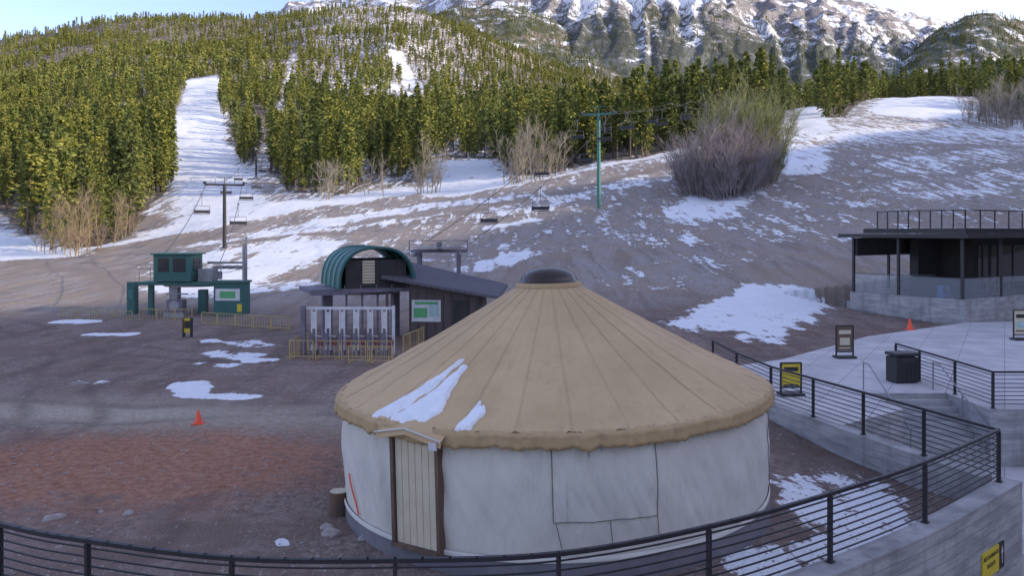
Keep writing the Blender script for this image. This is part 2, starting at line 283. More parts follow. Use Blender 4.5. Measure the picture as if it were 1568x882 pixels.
near=[conifer('pine_near_%d'%i,i+1,12,[1.6,2.0,1.35,2.2,1.8][i],[130,140,120,120,100][i],14,.27,base=[.06,.14,.05,.28,.18][i],pw=[.8,.65,.9,.5,.6][i]) for i in range(5)]
mid=[conifer('pine_mid_%d'%i,i+20,12,[1.6,2.0,1.4,2.1][i],60,8,.46,base=[.06,.1,.05,.25][i],pw=[.8,.65,.9,.55][i]) for i in range(4)]
far=[conifer('pine_far_%d'%i,i+40,12,[1.9,2.3,1.6][i],28,5,.85,base=.06,pw=[.8,.7,.85][i]) for i in range(3)]
def instancer(name,pts,rot,scl,idx,meshes):
    col=bpy.data.collections.new(name+'_kinds')
    for i,me in enumerate(meshes):
        o=bpy.data.objects.new('%s_kind_%02d'%(name,i),me); col.objects.link(o)
    me=bpy.data.meshes.new(name); me.vertices.add(len(pts)); me.vertices.foreach_set('co',np.asarray(pts,np.float32).ravel())
    for nm,arr in(('rot',rot),('scl',scl)):
        a=me.attributes.new(nm,'FLOAT_VECTOR','POINT'); a.data.foreach_set('vector',np.asarray(arr,np.float32).ravel())
    a=me.attributes.new('idx','INT','POINT'); a.data.foreach_set('value',np.asarray(idx,np.int32))
    o=link(bpy.data.objects.new(name,me)); ng=bpy.data.node_groups.new(name+'_gn','GeometryNodeTree')
    ng.interface.new_socket('Geometry',in_out='INPUT',socket_type='NodeSocketGeometry'); ng.interface.new_socket('Geometry',in_out='OUTPUT',socket_type='NodeSocketGeometry')
    gi=ng.nodes.new('NodeGroupInput');go=ng.nodes.new('NodeGroupOutput');ip=ng.nodes.new('GeometryNodeInstanceOnPoints');ci=ng.nodes.new('GeometryNodeCollectionInfo')
    ci.inputs['Collection'].default_value=col; ci.inputs['Separate Children'].default_value=True; ci.inputs['Reset Children'].default_value=True
    ng.links.new(gi.outputs[0],ip.inputs['Points']); ng.links.new(ci.outputs[0],ip.inputs['Instance']); ip.inputs['Pick Instance'].default_value=True
    for nm,dt,sk in(('rot','FLOAT_VECTOR','Rotation'),('scl','FLOAT_VECTOR','Scale'),('idx','INT','Instance Index')):
        na=ng.nodes.new('GeometryNodeInputNamedAttribute'); na.data_type=dt; na.inputs['Name'].default_value=nm; ng.links.new(na.outputs[0],ip.inputs[sk])
    ng.links.new(ip.outputs[0],go.inputs[0]); md=o.modifiers.new('instances','NODES'); md.node_group=ng; return o
def sample(n,d0,d1,umax=.8):
    d=np.sqrt(R.rand(n)*(d1*d1-d0*d0)+d0*d0); u=(R.rand(n)*2-1)*umax; return u,d
P_=[]
for (d0,d1,dens) in((105,260,1/16),(260,500,1/30),(500,1000,1/62),(1000,1500,1/105)):
    n=int(.8*(d1*d1-d0*d0)*dens); u,d=sample(n,d0,d1); k=forestmask(u,d); u=u[k];d=d[k]; x=u*d
    gap=fbm(x/22,d/28,51,3); pxx=u*F+784; cen=np.exp(-((pxx-620)/120)**2)*np.clip((d-350)/200,0,1)
    sparse=np.clip(1.2-np.where(gap<.41+.05*cen,.85,0)-.25*cen,0,1); k=R.rand(len(x))<sparse; P_.append(np.stack([x[k],d[k]],1))
P_=np.concatenate(P_); zz=zt(P_[:,0],P_[:,1])-.15; dd=P_[:,1]
n=len(P_); hs=(.45+.95*R.rand(n)**.9); hs*=np.where(dd>700,.85,1)*np.where(dd<230,1.22,1); ws=(.35+.65*hs)*(.8+.4*R.rand(n))
rot=np.stack([(R.rand(n)-.5)*.08,(R.rand(n)-.5)*.08,R.rand(n)*6.28],1); scl=np.stack([ws,ws,hs],1)
order=np.argsort(dd+R.rand(n)*14); indiv=order[:70]; rest=np.ones(n,bool); rest[indiv]=False
for i in indiv:
    o=bpy.data.objects.new('pine_tree',near[R.randint(5)]); o.location=(P_[i,0],P_[i,1],zz[i]); o.rotation_euler=rot[i]; o.scale=scl[i]; link(o)
kn=np.where(dd<240,R.randint(0,5,n),np.where(dd<480,5+R.randint(0,4,n),9+R.randint(0,3,n)))
pts=np.stack([P_[:,0],P_[:,1],zz],1)
def mtrees(Mx,cnt,thr):
    X,D,Zm,f=Mx; k=R.randint(0,X.size,cnt*6); x=X.ravel()[k];d=D.ravel()[k];z=Zm.ravel()[k];ff=f.ravel()[k]; px=x/d*F+784; sel=(ff+(fbm(x/70,d/70,61,3)-.5)*1.2>R.rand(len(x))+thr)&(px>580)&(px<1650); sel=np.where(sel)[0][:cnt]
    return np.stack([x[sel]+(R.rand(len(sel))-.5)*8,d[sel]+(R.rand(len(sel))-.5)*12,z[sel]-1],1)
m2=mtrees(M2,9000,-.2); m1=mtrees(M1,6000,.1)
ex=np.concatenate([m2,m1]); ne=len(ex); se=(.6+.4*R.rand(ne))
pts=np.concatenate([pts[rest],ex]); rot=np.concatenate([rot[rest],np.stack([np.zeros(ne),np.zeros(ne),R.rand(ne)*6.28],1)]); scl=np.concatenate([scl[rest],np.stack([se*1.1,se*1.1,se],1)]); kn=np.concatenate([kn[rest],9+R.randint(0,3,ne)])
instancer('pine_forest',pts,rot,scl,kn,near+mid+far); print('trees',len(pts))
# bare trees: upright fans of fine twigs
def twigs(name,seed,h,stems,spread,nbr,mat,r0=.06,lean=.32,fan=.8):
    g=random.Random(seed); mb=MB()
    def br(p,d,l,r,lev):
        q=p+d*l; mb.cyl(p,q,r,3,0,r*.5,False,False)
        if lev==0: return
        for i in range(nbr[lev-1]):
            t=g.uniform(.15,1); s=p+(q-p)*t; nd_=(d+Vector((g.uniform(-1,1),g.uniform(-1,1),g.uniform(-.2,.7)))*fan).normalized(); br(s,nd_,l*g.uniform(.35,.7),max(r*.5,.012),lev-1)
    for i in range(stems):
        a=g.uniform(0,6.28); q=spread*g.random()**.6; d=Vector((math.cos(a)*q*lean/max(spread,.1)+g.uniform(-.08,.08),math.sin(a)*q*lean/max(spread,.1)+g.uniform(-.08,.08),1)).normalized()
        p=Vector((math.cos(a)*q*.6,math.sin(a)*q*.6,-.2)); hh=h*g.uniform(.45,1)*(1-.25*q/max(spread,.1))
        m_=p+d*hh*.4; mb.cyl(p,m_,r0,4,0,r0*.7,False,False); d2=(d+Vector((g.uniform(-.15,.15),g.uniform(-.15,.15),.1))).normalized(); br(m_,d2,hh*.5,r0*.6,len(nbr)); 
        for k in range(7): 
            s=p+(m_-p)*g.uniform(.25,1); br(s,(d+Vector((g.uniform(-1,1),g.uniform(-1,1),.2))*.8).normalized(),hh*.26,r0*.35,1)
    me=bpy.data.meshes.new(name); me.from_pydata(mb.v,[],mb.f); me.materials.append(mat); me.update(); return me
asp_m=smat('aspen_bark',(.40,.35,.28),(.26,.22,.175),2,.9,0); wil_m=smat('willow_bark',(.32,.275,.28),(.21,.175,.175),2,.9,0); org_m=smat('aspen_bark_warm',(.38,.28,.18),(.25,.18,.12),2,.9,0); grn_m=smat('catkin_bark',(.29,.30,.12),(.21,.21,.1),2,.9,0)
aspen=[twigs('aspen_%d'%i,i,8,2,.7,[8,8],asp_m,.07,.2) for i in range(3)]; aspw=[twigs('aspen_warm_%d'%i,i+9,8,2,.7,[8,8],org_m,.06,.2) for i in range(2)]
will=[twigs('willow_%d'%i,i+30,7,44,2.6,[6,6],wil_m,.032,.6,.85) for i in range(2)]; willg=[twigs('willow_green_%d'%i,i+36,8,30,1.9,[7,6],grn_m,.035,.4,.8) for i in range(2)]
def put(name,me,px,d,s=1,rz=None):
    x=(px-784)/F*d; o=bpy.data.objects.new(name,me); o.location=(x,d,z1(x,d)-.1); o.rotation_euler=(0,0,random.uniform(0,6.28)); o.scale=(s,s,s*random.uniform(.9,1.1)); link(o)
for px,d,s in[(60,110,.85),(85,107,1.0),(103,106,1.2),(120,106,1.25),(138,108,1.1),(175,117,1.2),(205,127,1.05),(95,110,1.25),(125,111,1.25),(72,108,1.0),(112,104,1.15),(150,110,1.1),(190,122,1.1)]: put('aspen_tree',random.choice(aspw),px,d,s)
for px,d,s in[(495,153,1.4),(508,156,1.3),(560,156,1.1),(590,153,1.2),(640,150,1.5),(655,151,1.6),(668,154,1.5),(530,158,1),(648,154,1.5),(785,146,1.5),(800,145,1.6),(815,147,1.6),(830,148,1.6),(845,151,1.5),(795,150,1.6),(820,153,1.7),(860,154,1.3),(808,150,1.6),(835,153,1.5),(790,148,1.6),(825,147,1.6),(502,154,1.4),(662,152,1.6),(776,150,1.4)]: put('aspen_tree',random.choice(aspen),px,d,s)
for px,d,s in[(1480,200,1.5),(1495,205,1.6),(1510,198,1.7),(1525,202,1.8),(1540,196,1.9),(1555,200,2.0),(1570,198,2.0),(1545,206,2.0),(1590,198,2.0),(1515,206,1.7),(1532,199,1.8),(1562,203,2.0),(1500,200,1.7),(1550,196,2.1),(1535,194,1.8),(1520,196,1.7),(1565,192,2.1),(1488,198,1.5)]: put('aspen_tree',random.choice(aspen),px,d,s)
for px,d,s in[(1058,107,1.15),(1075,104,1.4),(1095,104,1.55),(1115,102,1.55),(1135,104,1.45),(1090,110,1.7),(1120,111,1.8),(1150,106,1.3)]: put('willow_bush',random.choice(will),px,d,s)
for px,d,s in[(1120,113,1.8),(1140,113,1.95),(1160,112,1.9),(1170,115,1.7),(1150,117,2.0),(1100,115,1.7)]: put('willow_bush',random.choice(willg),px,d,s)
def rock(seed):
    import bmesh
    bm=bmesh.new(); bmesh.ops.create_icosphere(bm,subdivisions=2,radius=1)
    for v in bm.verts: v.co*=1+.5*(vn(v.co.x*1.5+seed,v.co.y*1.5+v.co.z,seed)-.5)
    for v in bm.verts: v.co.z*=.6
    me=bpy.data.meshes.new('rock_%d'%seed); bm.to_mesh(me); bm.free(); me.materials.append(rockm); return me
rockm=smat('stone',(.42,.37,.34),(.27,.225,.21),2,.9,.2)
rk=[rock(i) for i in range(3)]
n=9000; d=12.5+38*R.rand(n)**1.6; u=-.75+1.2*R.rand(n); x=u*d; k=((x-.9)**2+(d-17)**2>22)&(zt(x,d)>-1); x=x[k];d=d[k]; n=len(x)
sc=.010+.035*R.rand(n)**5; sc=np.stack([sc,sc,sc],1)*(.7+.6*R.rand(n,3))
instancer('gravel',np.stack([x,d,zt(x,d)],1),R.rand(n,3)*np.array([.5,.5,6.28]),sc,R.randint(0,3,n),rk)
for x,d,s in[(-3.35,14.9,.17),(-3.5,15.2,.12),(-8.9,15.6,.16),(-7.6,15.9,.1),(-2.7,14.6,.1)]:
    o=bpy.data.objects.new('rock',rk[random.randint(0,2)]); o.location=(x,d,z1(x,d)+s*.05); o.scale=(s*1.3,s,s); o.rotation_euler=(.2,.1,x); link(o)
# ------------------------------------------------------------------ materials
steel=smat('rail_paint',(.022,.02,.026),(.03,.027,.034),4,.5,0)
conc=smat('concrete',(.42,.41,.41),(.29,.28,.29),1.2,.9,.25,fine=25)
m,nt,b=newmat('board_formed_concrete'); co=nd(nt,'ShaderNodeTexCoord').outputs['Object']
bnd=nd(nt,'ShaderNodeSeparateXYZ'); nt.links.new(co,bnd.inputs[0]); zf=mth(nt,'FRACT',mth(nt,'MULTIPLY',bnd.outputs[2],5.2)); line=ramp(nt,zf,.0,.07); nn=noise(nt,mapping(nt,co,(.6,.6,3)),1.5,7,.65); n5=noise(nt,co,30,3)
stn=noise(nt,mapping(nt,co,(2.5,2.5,.25)),1.0,4,.6)
c=mix(nt,ramp(nt,nn,.32,.68),(.24,.23,.235),(.42,.41,.415)); c=mix(nt,mth(nt,'MULTIPLY',mth(nt,'SUBTRACT',1.0,line),.6),c,(.18,.175,.18)); c=mix(nt,mth(nt,'MULTIPLY',ramp(nt,stn,.5,.68),.5),c,(.17,.16,.165)); c=mix(nt,mth(nt,'MULTIPLY',n5,.2),c,(.2,.2,.2)); nt.links.new(c,b.inputs['Base Color']); b.inputs['Roughness'].default_value=.9
nt.links.new(bump(nt,mth(nt,'ADD',line,n5),.4,.02),b.inputs['Normal']); bconc=m
m,nt,b=newmat('plaza_paving'); co=nd(nt,'ShaderNodeTexCoord').outputs['Object']; br=nd(nt,'ShaderNodeTexBrick'); nt.links.new(mapping(nt,co,(1,1,1),(0,0,.55)),br.inputs['Vector']); br.offset=0
br.inputs['Scale'].default_value=1; br.inputs['Brick Width'].default_value=1.6; br.inputs['Row Height'].default_value=1.6; br.inputs['Mortar Size'].default_value=.015
nn=noise(nt,co,.6,6,.65); c=mix(nt,ramp(nt,nn,.35,.65),(.40,.38,.39),(.54,.515,.52)); c=mix(nt,br.outputs['Fac'],c,(.25,.24,.25)); nt.links.new(c,b.inputs['Base Color']); b.inputs['Roughness'].default_value=.8; pave=m
glass,nt,b=newmat('glass'); b.inputs['Base Color'].default_value=(.6,.65,.7,1); b.inputs['Roughness'].default_value=.03; b.inputs['Alpha'].default_value=.14
glass_d=smat('dark_glass',(.03,.032,.038),(.04,.04,.045),2,.05,0,spec=1)
black=smat('black_metal',(.02,.019,.022),(.03,.028,.03),3,.55,0); dark=smat('dark_interior',(.03,.027,.028),(.045,.04,.04),2,.8,0)
yellow=smat('yellow_paint',(.68,.52,.04),(.6,.45,.03),3,.6,0); ybar=smat('yellow_barrier',(.48,.36,.15),(.4,.29,.12),3,.7,0); white=smat('white_paint',(.68,.67,.68),(.55,.54,.56),3,.6,0)
teal=smat('teal_paint',(.022,.125,.115),(.028,.10,.095),2,.45,0); teal_l=smat('teal_panel',(.04,.19,.17),(.035,.16,.145),2,.35,0); gal=smat('galvanised_steel',(.34,.34,.36),(.25,.25,.27),3,.5,0,.5); purp=smat('grey_paint',(.19,.17,.21),(.13,.115,.15),3,.6,0)
orange=smat('cone_orange',(.88,.11,.05),(.8,.09,.04),6,.5,0); wood=smat('brown_wood',(.18,.11,.075),(.10,.065,.05),4,.8,.2,sc=(1,1,.2)); cream=smat('cream_panel',(.62,.54,.40),(.54,.47,.34),3,.6,0)
green=smat('sign_green',(.12,.42,.16),(.09,.35,.13),20,.6,0); mapblue=smat('map_print',(.45,.6,.7),(.3,.45,.35),9,.5,0)
snowm=smat('snow',(.84,.85,.89),(.74,.76,.81),4,.8,.4,fine=15,spec=.2)
# ------------------------------------------------------------------ railings
def catmull(P,k=6):
    out=[];n=len(P)
    for i in range(n-1):
        p0=Vector(P[max(i-1,0)]);p1=Vector(P[i]);p2=Vector(P[i+1]);p3=Vector(P[min(i+2,n-1)])
        for j in range(k):
            t=j/k; out.append(.5*((2*p1)+(p2-p0)*t+(2*p0-5*p1+4*p2-p3)*t*t+(3*p1-p0-3*p2+p3)*t**3))
    out.append(Vector(P[-1])); return out
def railing(name,path,posts,zb,h=1.06,bars=8,pw=.065):
    mb=MB(); path=[Vector(p[:2]) for p in path]
    def strip(z,w,t):
        for a,b in zip(path[:-1],path[1:]):
            d=b-a; c=(a+b)/2; mb.box((c.x,c.y,z),(d.length+t*.4,t,w),math.atan2(d.y,d.x))
    strip(zb+h,.055,.06)
    for i in range(bars): strip(zb+.13+i*(h-.22)/(bars-1),.02,.02)
    for (x,y) in posts:
        j=min(range(len(path)-1),key=lambda q:((path[q]+path[q+1])/2-Vector((x,y))).length); d=path[j+1]-path[j]
        mb.box((x,y,zb+h/2-.02),(.045,pw+.01,h-.03),math.atan2(d.y,d.x)); mb.box((x,y,zb+.008),(.12,.12,.016),math.atan2(d.y,d.x))
    return mb.build(name,[steel])
cp=catmull(railpts); ZB=.45
railing('terrace_railing',cp,railpts,ZB)
back=[(10,16.5),(9.45,18.43),(8.9,20.35),(8.35,22.27),(7.8,24.2),(7.55,27),(7.5,30)]
railing('plaza_railing',back,back[1:],ZB)
def wall(name,path,o1,o2,z0,z1_,mats):
    L=[];Rr=[]
    P=[Vector(p[:2]) for p in path]
    for i,p in enumerate(P):
        d=(P[min(i+1,len(P)-1)]-P[max(i-1,0)]).normalized(); nn=Vector((-d.y,d.x)); L.append(p+nn*o1); Rr.append(p-nn*o2)
    mb=MB(); n=len(P); vs=[(v.x,v.y,z) for z in(z0,z1_) for v in Rr+L]; 
    for i in range(n-1):
        a,b_,c,d=i,i+1,n+i+1,n+i; o=2*n
        mb.add([vs[j] for j in(a,b_,c,d,a+o,b_+o,c+o,d+o)],[(4,5,6,7),(0,1,5,4),(2,3,7,6)])
    mb.add([vs[0],vs[n],vs[3*n],vs[2*n]],[(0,1,2,3)]); mb.add([vs[n-1],vs[2*n-1],vs[4*n-1],vs[3*n-1]],[(3,2,1,0)])
    return mb.build(name,mats)
cp2=[p.copy() for p in cp]; ext=(cp2[-1]-cp2[-2]).normalized(); cp2[-1]=cp2[-1]+ext*.42
wall('terrace_wall',cp2,.12,.3,-3.3,.438,[bconc])
bk=[Vector((9.97,16.95))]+[Vector(p) for p in back[1:5]]+[Vector((7.6,25))]
wall('plaza_retaining_wall',bk,.12,.22,-3.3,.434,[bconc])
mb=MB(); mb.ext(plaza_poly,-3.3,.45,0,1); mb.build('plaza',[pave,bconc])
mb=MB(); mb.ext([(10.3,16.9),(70,16.9),(70,23.15),(8.7,23.15)],-3.2,-1.2); mb.build('lower_walkway',[pave])
mb=MB()
for i in range(9): mb.box((12.55,25.5-.15-i*.3+.0,(.45-.166*(i+1)-3)/2),(2.48,.298,3+.45-.166*(i+1)))
mb.build('stairs',[conc])
mb=MB()
for x in(11.42,13.68):
    a=Vector((x,25.7,1.33));b_=Vector((x,23.0,-.1)); a0=Vector((x,26.1,1.33)); mb.cyl(a,b_,.025,8); mb.cyl(a0,a,.025,8); mb.cyl(a0,(x,26.1,.45),.025,8); mb.cyl((x,24.4,.64),(x,24.4,-.15),.025,8); mb.cyl(b_,(x,23.0,-1.0),.025,8)
mb.build('stair_handrail',[gal])
r2=[(13.95,29.2),(13.95,27.5),(13.95,25.3),(13.95,23.3)]; railing('stair_railing',r2,r2,ZB)
r3=[(13.95,23.3),(16,23.3),(18,23.3),(20,23.3)]; railing('walkway_railing',r3,r3[1:],ZB)
def text(name,s,size,loc,rot,mat,parent=None):
    c=bpy.data.curves.new(name,'FONT'); c.body=s; c.size=size; c.extrude=.003; c.align_x='CENTER'; c.align_y='CENTER'; c.materials.append(mat); o=bpy.data.objects.new(name,c); o.location=loc; o.rotation_euler=rot; return link(o,parent)
wd=Vector((2.7,2.3)).normalized(); wn=Vector((wd.y,-wd.x)); ang=math.atan2(wd.y,wd.x)
pc=Vector((9.05,15.69))+wn*.335
e=empty('direction_sign',(pc.x,pc.y,-.72)); e.rotation_euler=(0,0,ang)
mb=MB(); mb.box((-.2,0,0),(.82,.03,.5)); mb.build('yellow_board',[yellow],parent=e); mb=MB(); mb.box((.36,0,0),(.26,.03,.5)); mb.build('arrow_board',[black],parent=e)
text('lettering','RESTAURANTS',.115,(-.2,-.018,.13),(math.pi/2,0,0),black,e); text('lettering_2','TICKETS',.115,(-.2,-.018,-.04),(math.pi/2,0,0),black,e)
mb=MB(); mb.add([(.30,-.02,.05),(.42,-.02,.05),(.36,-.02,.2)],[(0,1,2)]); mb.add([(.345,-.02,-.15),(.375,-.02,-.15),(.375,-.02,.05),(.345,-.02,.05)],[(0,1,2,3)]); mb.build('arrow',[white],parent=e)
# ------------------------------------------------------------------ yurt
YC=(0.9,17.0); yurt=empty('yurt',(YC[0],YC[1],0)); yurt.rotation_euler=(0,math.radians(-1.6),0); yurt.scale=(.985,.985,1)
def fabric(name,c1,c2,rough=.75,bs=.25,mk=.25):
    m,nt,b=newmat(name); co=nd(nt,'ShaderNodeTexCoord').outputs['Object']; a=noise(nt,co,.8,5,.6); w=noise(nt,mapping(nt,co,(1,1,.35)),3.5,4,.6,1.2); f=noise(nt,co,60,2)
    c=mix(nt,ramp(nt,a,.3,.7),c1,c2); c=mix(nt,mth(nt,'MULTIPLY',ramp(nt,w,.5,.75),mk),c,tuple(x*.72 for x in c2)); nt.links.new(c,b.inputs['Base Color']); b.inputs['Roughness'].default_value=rough; b.inputs['Specular IOR Level'].default_value=.3
    nt.links.new(bump(nt,mth(nt,'ADD',w,mth(nt,'MULTIPLY',f,.05)),bs,.08),b.inputs['Normal']); return m
roofm=fabric('roof_canvas',(.56,.395,.225),(.48,.335,.185)); trimm=fabric('roof_trim',(.47,.325,.175),(.39,.265,.14),mk=.5); seamm=fabric('seam_tape',(.53,.37,.21),(.47,.33,.185)); wallm=fabric('wall_canvas',(.62,.58,.52),(.54,.51,.46),bs=.5,mk=.2); basem=smat('base_skirt',(.19,.175,.19),(.14,.13,.145),2,.8,.1); stitch=smat('stitching',(.2,.18,.16),(.16,.14,.13),3,.8,0)
def roofz(r): return 4.5-(r-.6)*(2.08/3.87)-.05*math.sin(math.pi*(r-.6)/3.87)
NA=720
def polar(name,rings,mat,parent=yurt,a0=0,a1=2*math.pi,na=NA,f=None):
    closed=abs(a1-a0-2*math.pi)<1e-6; cnt=na if closed else na+1; A=a0+(a1-a0)*np.arange(cnt)/na; V=[]
    for (r,z,k) in rings:
        rr,zz_=f(A,r,z,k) if f else (np.full(cnt,r),np.full(cnt,z)); V.append(np.stack([rr*np.sin(A),-rr*np.cos(A),zz_],1))
    V=np.concatenate(V); n=len(rings); Fc=[]
    i=np.arange(cnt if closed else cnt-1); j=(i+1)%cnt
    for k in range(n-1): Fc.append(np.stack([k*cnt+i,(k+1)*cnt+i,(k+1)*cnt+j,k*cnt+j],1))
    me=mesh_np(name,V,np.concatenate(Fc),[mat],True); o=bpy.data.objects.new(name,me); return link(o,parent)
def rf(A,r,z,k):
    t=(r-.6)/3.87; sag=-.007*t*np.abs(np.sin(A*15)); wr=(fbm(A*30,r*1.2+A*2,71,3)-.5)*.07*t+(fbm(A*9+r*1.5,r*2.5-A*3,79,3)-.5)*.08*t+(fbm(A*60,np.full_like(A,r*4),73,2)-.5)*.07*np.clip((t-.86)*8,0,1)
    return np.full_like(A,r),z+sag+wr
rings=[(r,roofz(r),0) for r in np.linspace(.55,4.47,70)]
polar('roof',rings,roofm,f=rf)
def vf(A,r,z,k): return r+.02*k+(fbm(A*45,np.full_like(A,z*3),75,3)-.5)*.10*k,z+(fbm(A*25,A*0+3,77,3)-.5)*.10*k+(vn(A*70,A*0,5)-.5)*.04*k
polar('valance',[(4.40,2.45,0),(4.47,2.425,.2),(4.52,2.38,.6),(4.505,2.34,.8),(4.53,2.25,1),(4.52,2.18,1),(4.49,2.175,1),(4.44,2.3,.5)],trimm,f=vf)
mb=MB()
for i in range(30):
    a=i*math.pi/15+.03; s,c=math.sin(a),-math.cos(a); rs=np.linspace(.62,4.44,70); w=.009; vs=[]
    A1=np.array([a])
    for r in rs:
        z=float(rf(A1%(2*math.pi),r,roofz(r),0)[1][0])+.008
        for q in(-w,w): vs.append((r*s+c*q,r*c-s*q,z) )
    mb.add(vs,[(2*j,2*j+1,2*j+3,2*j+2) for j in range(len(rs)-1)],0,True)
mb.build('roof_seams',[seamm],parent=yurt)
polar('crown_ring',[(.72,4.44,0),(.70,4.52,0),(.62,4.55,0),(.5,4.55,0)],trimm,na=64)
domem=smat('skylight_acrylic',(.035,.025,.022),(.05,.035,.03),2,.12,0,spec=.4)
polar('skylight_dome',[(.66,4.50,0),(.66,4.56,0)]+[(.62*math.cos(t),4.56+.30*math.sin(t),0) for t in np.linspace(0,math.pi/2-.01,12)],domem,na=64)
DA=-math.radians(34.3)
def wf(A,r,z,k):
    A=np.mod(A,2*math.pi)
    t=(z-.40)/1.95; fold=(fbm(A*28+z*2.5,A*0+z*1.2,81,3)-.5)*.11+(fbm(A*9,A*0+z*.8,83,2)-.5)*.08
    near_=np.exp(-((A-DA-2*math.pi+.22)/.16)**2)*.06*np.sin((A*40+z*3)); return r+k+(fold+near_)*np.sin(math.pi*np.clip(t,0.02,.98))**.6+.03*np.sin(math.pi*np.clip(t,0,1)),z+A*0
polar('wall',[(4.37,z,0) for z in np.linspace(.40,2.40,40)],wallm,f=wf)
polar('wall_hem',[(4.40,.44,0),(4.425,.43,0),(4.42,.36,0)],wallm,na=240)
polar('base_skirt',[(4.38,.42,0),(4.40,.37,0),(4.44,-.9,0)],basem,na=240)
rd_=math.radians
mb=MB()
def wline(a1,z1_,a2,z2,w=.009,mat=0,k=10,off=.02):
    pr=None
    for i in range(k+1):
        t=i/k; a=a1+(a2-a1)*t; z=z1_+(z2-z1_)*t; r=float(wf(np.array([a]),4.37,z,0)[0][0])+off; q=(r*math.sin(a),-r*math.cos(a),z)
        if pr is not None: mb.cyl(pr,q,w,5,mat,cap=False)
        pr=q
wline(rd_(-2.9),2.2,rd_(-2.9),1.0,.008); wline(rd_(19.6),2.2,rd_(19.6),1.0,.008); wline(rd_(-2.9),1.0,rd_(19.6),1.0,.007,k=24); wline(rd_(-2.3),.98,rd_(-1.2),.55,.007); wline(rd_(9),1.0,rd_(9.6),.55,.007); wline(rd_(19.6),1.0,rd_(19.9),.6,.007)
wline(rd_(4.5),2.2,rd_(4.9),2.02,.006); wline(rd_(8),2.2,rd_(7.5),2.1,.006)
wline(rd_(70),2.2,rd_(70),.45,.008); wline(rd_(-64),1.15,rd_(-58),.5,.016,1,off=.04)
mb.build('flap_cords',[stitch,orange],parent=yurt)
polar('window_flap',[(4.37,z,.012) for z in np.linspace(2.3,1.0,26)],wallm,a0=rd_(-2.9),a1=rd_(19.6),na=90,f=wf)
dr=empty('door',(4.33*math.sin(DA),-4.33*math.cos(DA),0)); dr.parent=yurt; dr.rotation_euler=(0,0,DA)
mb=MB(); mb.box((0,-.07,1.31),(.9,.06,1.84),0,0)
for i in range(6): mb.box((-.375+i*.15,-.105,1.31),(.138,.02,1.8),0,0)
mb.build('door_panel',[cream],parent=dr)
mb=MB(); mb.box((-.50,-.09,1.31),(.07,.14,1.9)); mb.box((.50,-.09,1.31),(.07,.14,1.9)); mb.box((0,-.09,2.27),(1.08,.13,.07)); mb.box((0,-.12,.38),(1.0,.2,.05)); mb.build('door_frame',[wood],parent=dr)
mb=MB(); mb.add([(-.72,-.28,2.27),(0,-.34,2.42),(.72,-.28,2.27),(.6,.45,2.66),(0,.55,2.72),(-.6,.45,2.66),(-.72,-.30,2.17),(0,-.36,2.33),(.72,-.30,2.17)],[(0,1,4,5),(1,2,3,4),(6,7,1,0),(7,8,2,1)]); mb.build('door_awning',[roofm],parent=dr)
mb=MB(); mb.box((.58,-.33,2.2),(.16,.03,.12)); mb.cyl((-.73,-.305,2.28),(0,-.365,2.43),.014,6,0); mb.cyl((0,-.365,2.43),(.73,-.305,2.28),.014,6,0); mb.build('awning_trim',[white],parent=dr)
def roofsnow(poly,seed,th=.045):
    P2=np.array([(rd_(-a)*3.9,r) for a,r in poly]); x0,y0=P2.min(0)-.05; x1,y1=P2.max(0)+.05; n=46; gx,gy=np.meshgrid(np.linspace(x0,x1,n),np.linspace(y0,y1,n))
    jx=gx+(fbm(gx*7,gy*3,seed)-.5)*.22; jy=gy+(fbm(gx*5,gy*5,seed+9)-.5)*.2; ins=inpoly(jx,jy,[tuple(p) for p in P2])
    di=ins.astype(float)
    for _ in range(2): di=(di+np.roll(di,1,0)+np.roll(di,-1,0)+np.roll(di,1,1)+np.roll(di,-1,1))/5
    A=gx/3.9; vs=np.stack([gy*np.sin(A),-gy*np.cos(A),np.array([[roofz(r) for r in row] for row in gy])-.03+di*(th+.05)],-1).reshape(-1,3)
    fs=[(i*n+j,i*n+j+1,(i+1)*n+j+1,(i+1)*n+j) for i in range(n-1) for j in range(n-1) if di[i:i+2,j:j+2].max()>.05]
    mb=MB(); mb.add(vs,fs,0,True); mb.build('roof_snow',[snowm],parent=yurt)
roofsnow([(49,4.42),(44.5,4.44),(39,3.5),(37.3,2.75),(39.5,2.9),(43,3.6)],3)
roofsnow([(41.5,4.40),(32,4.45),(30.5,4.1),(33.5,3.4),(35.0,2.9),(37.2,3.6)],6)
roofsnow([(24.5,4.42),(19.5,4.44),(18.6,4.1),(20.8,3.8),(22,4.1)],8)
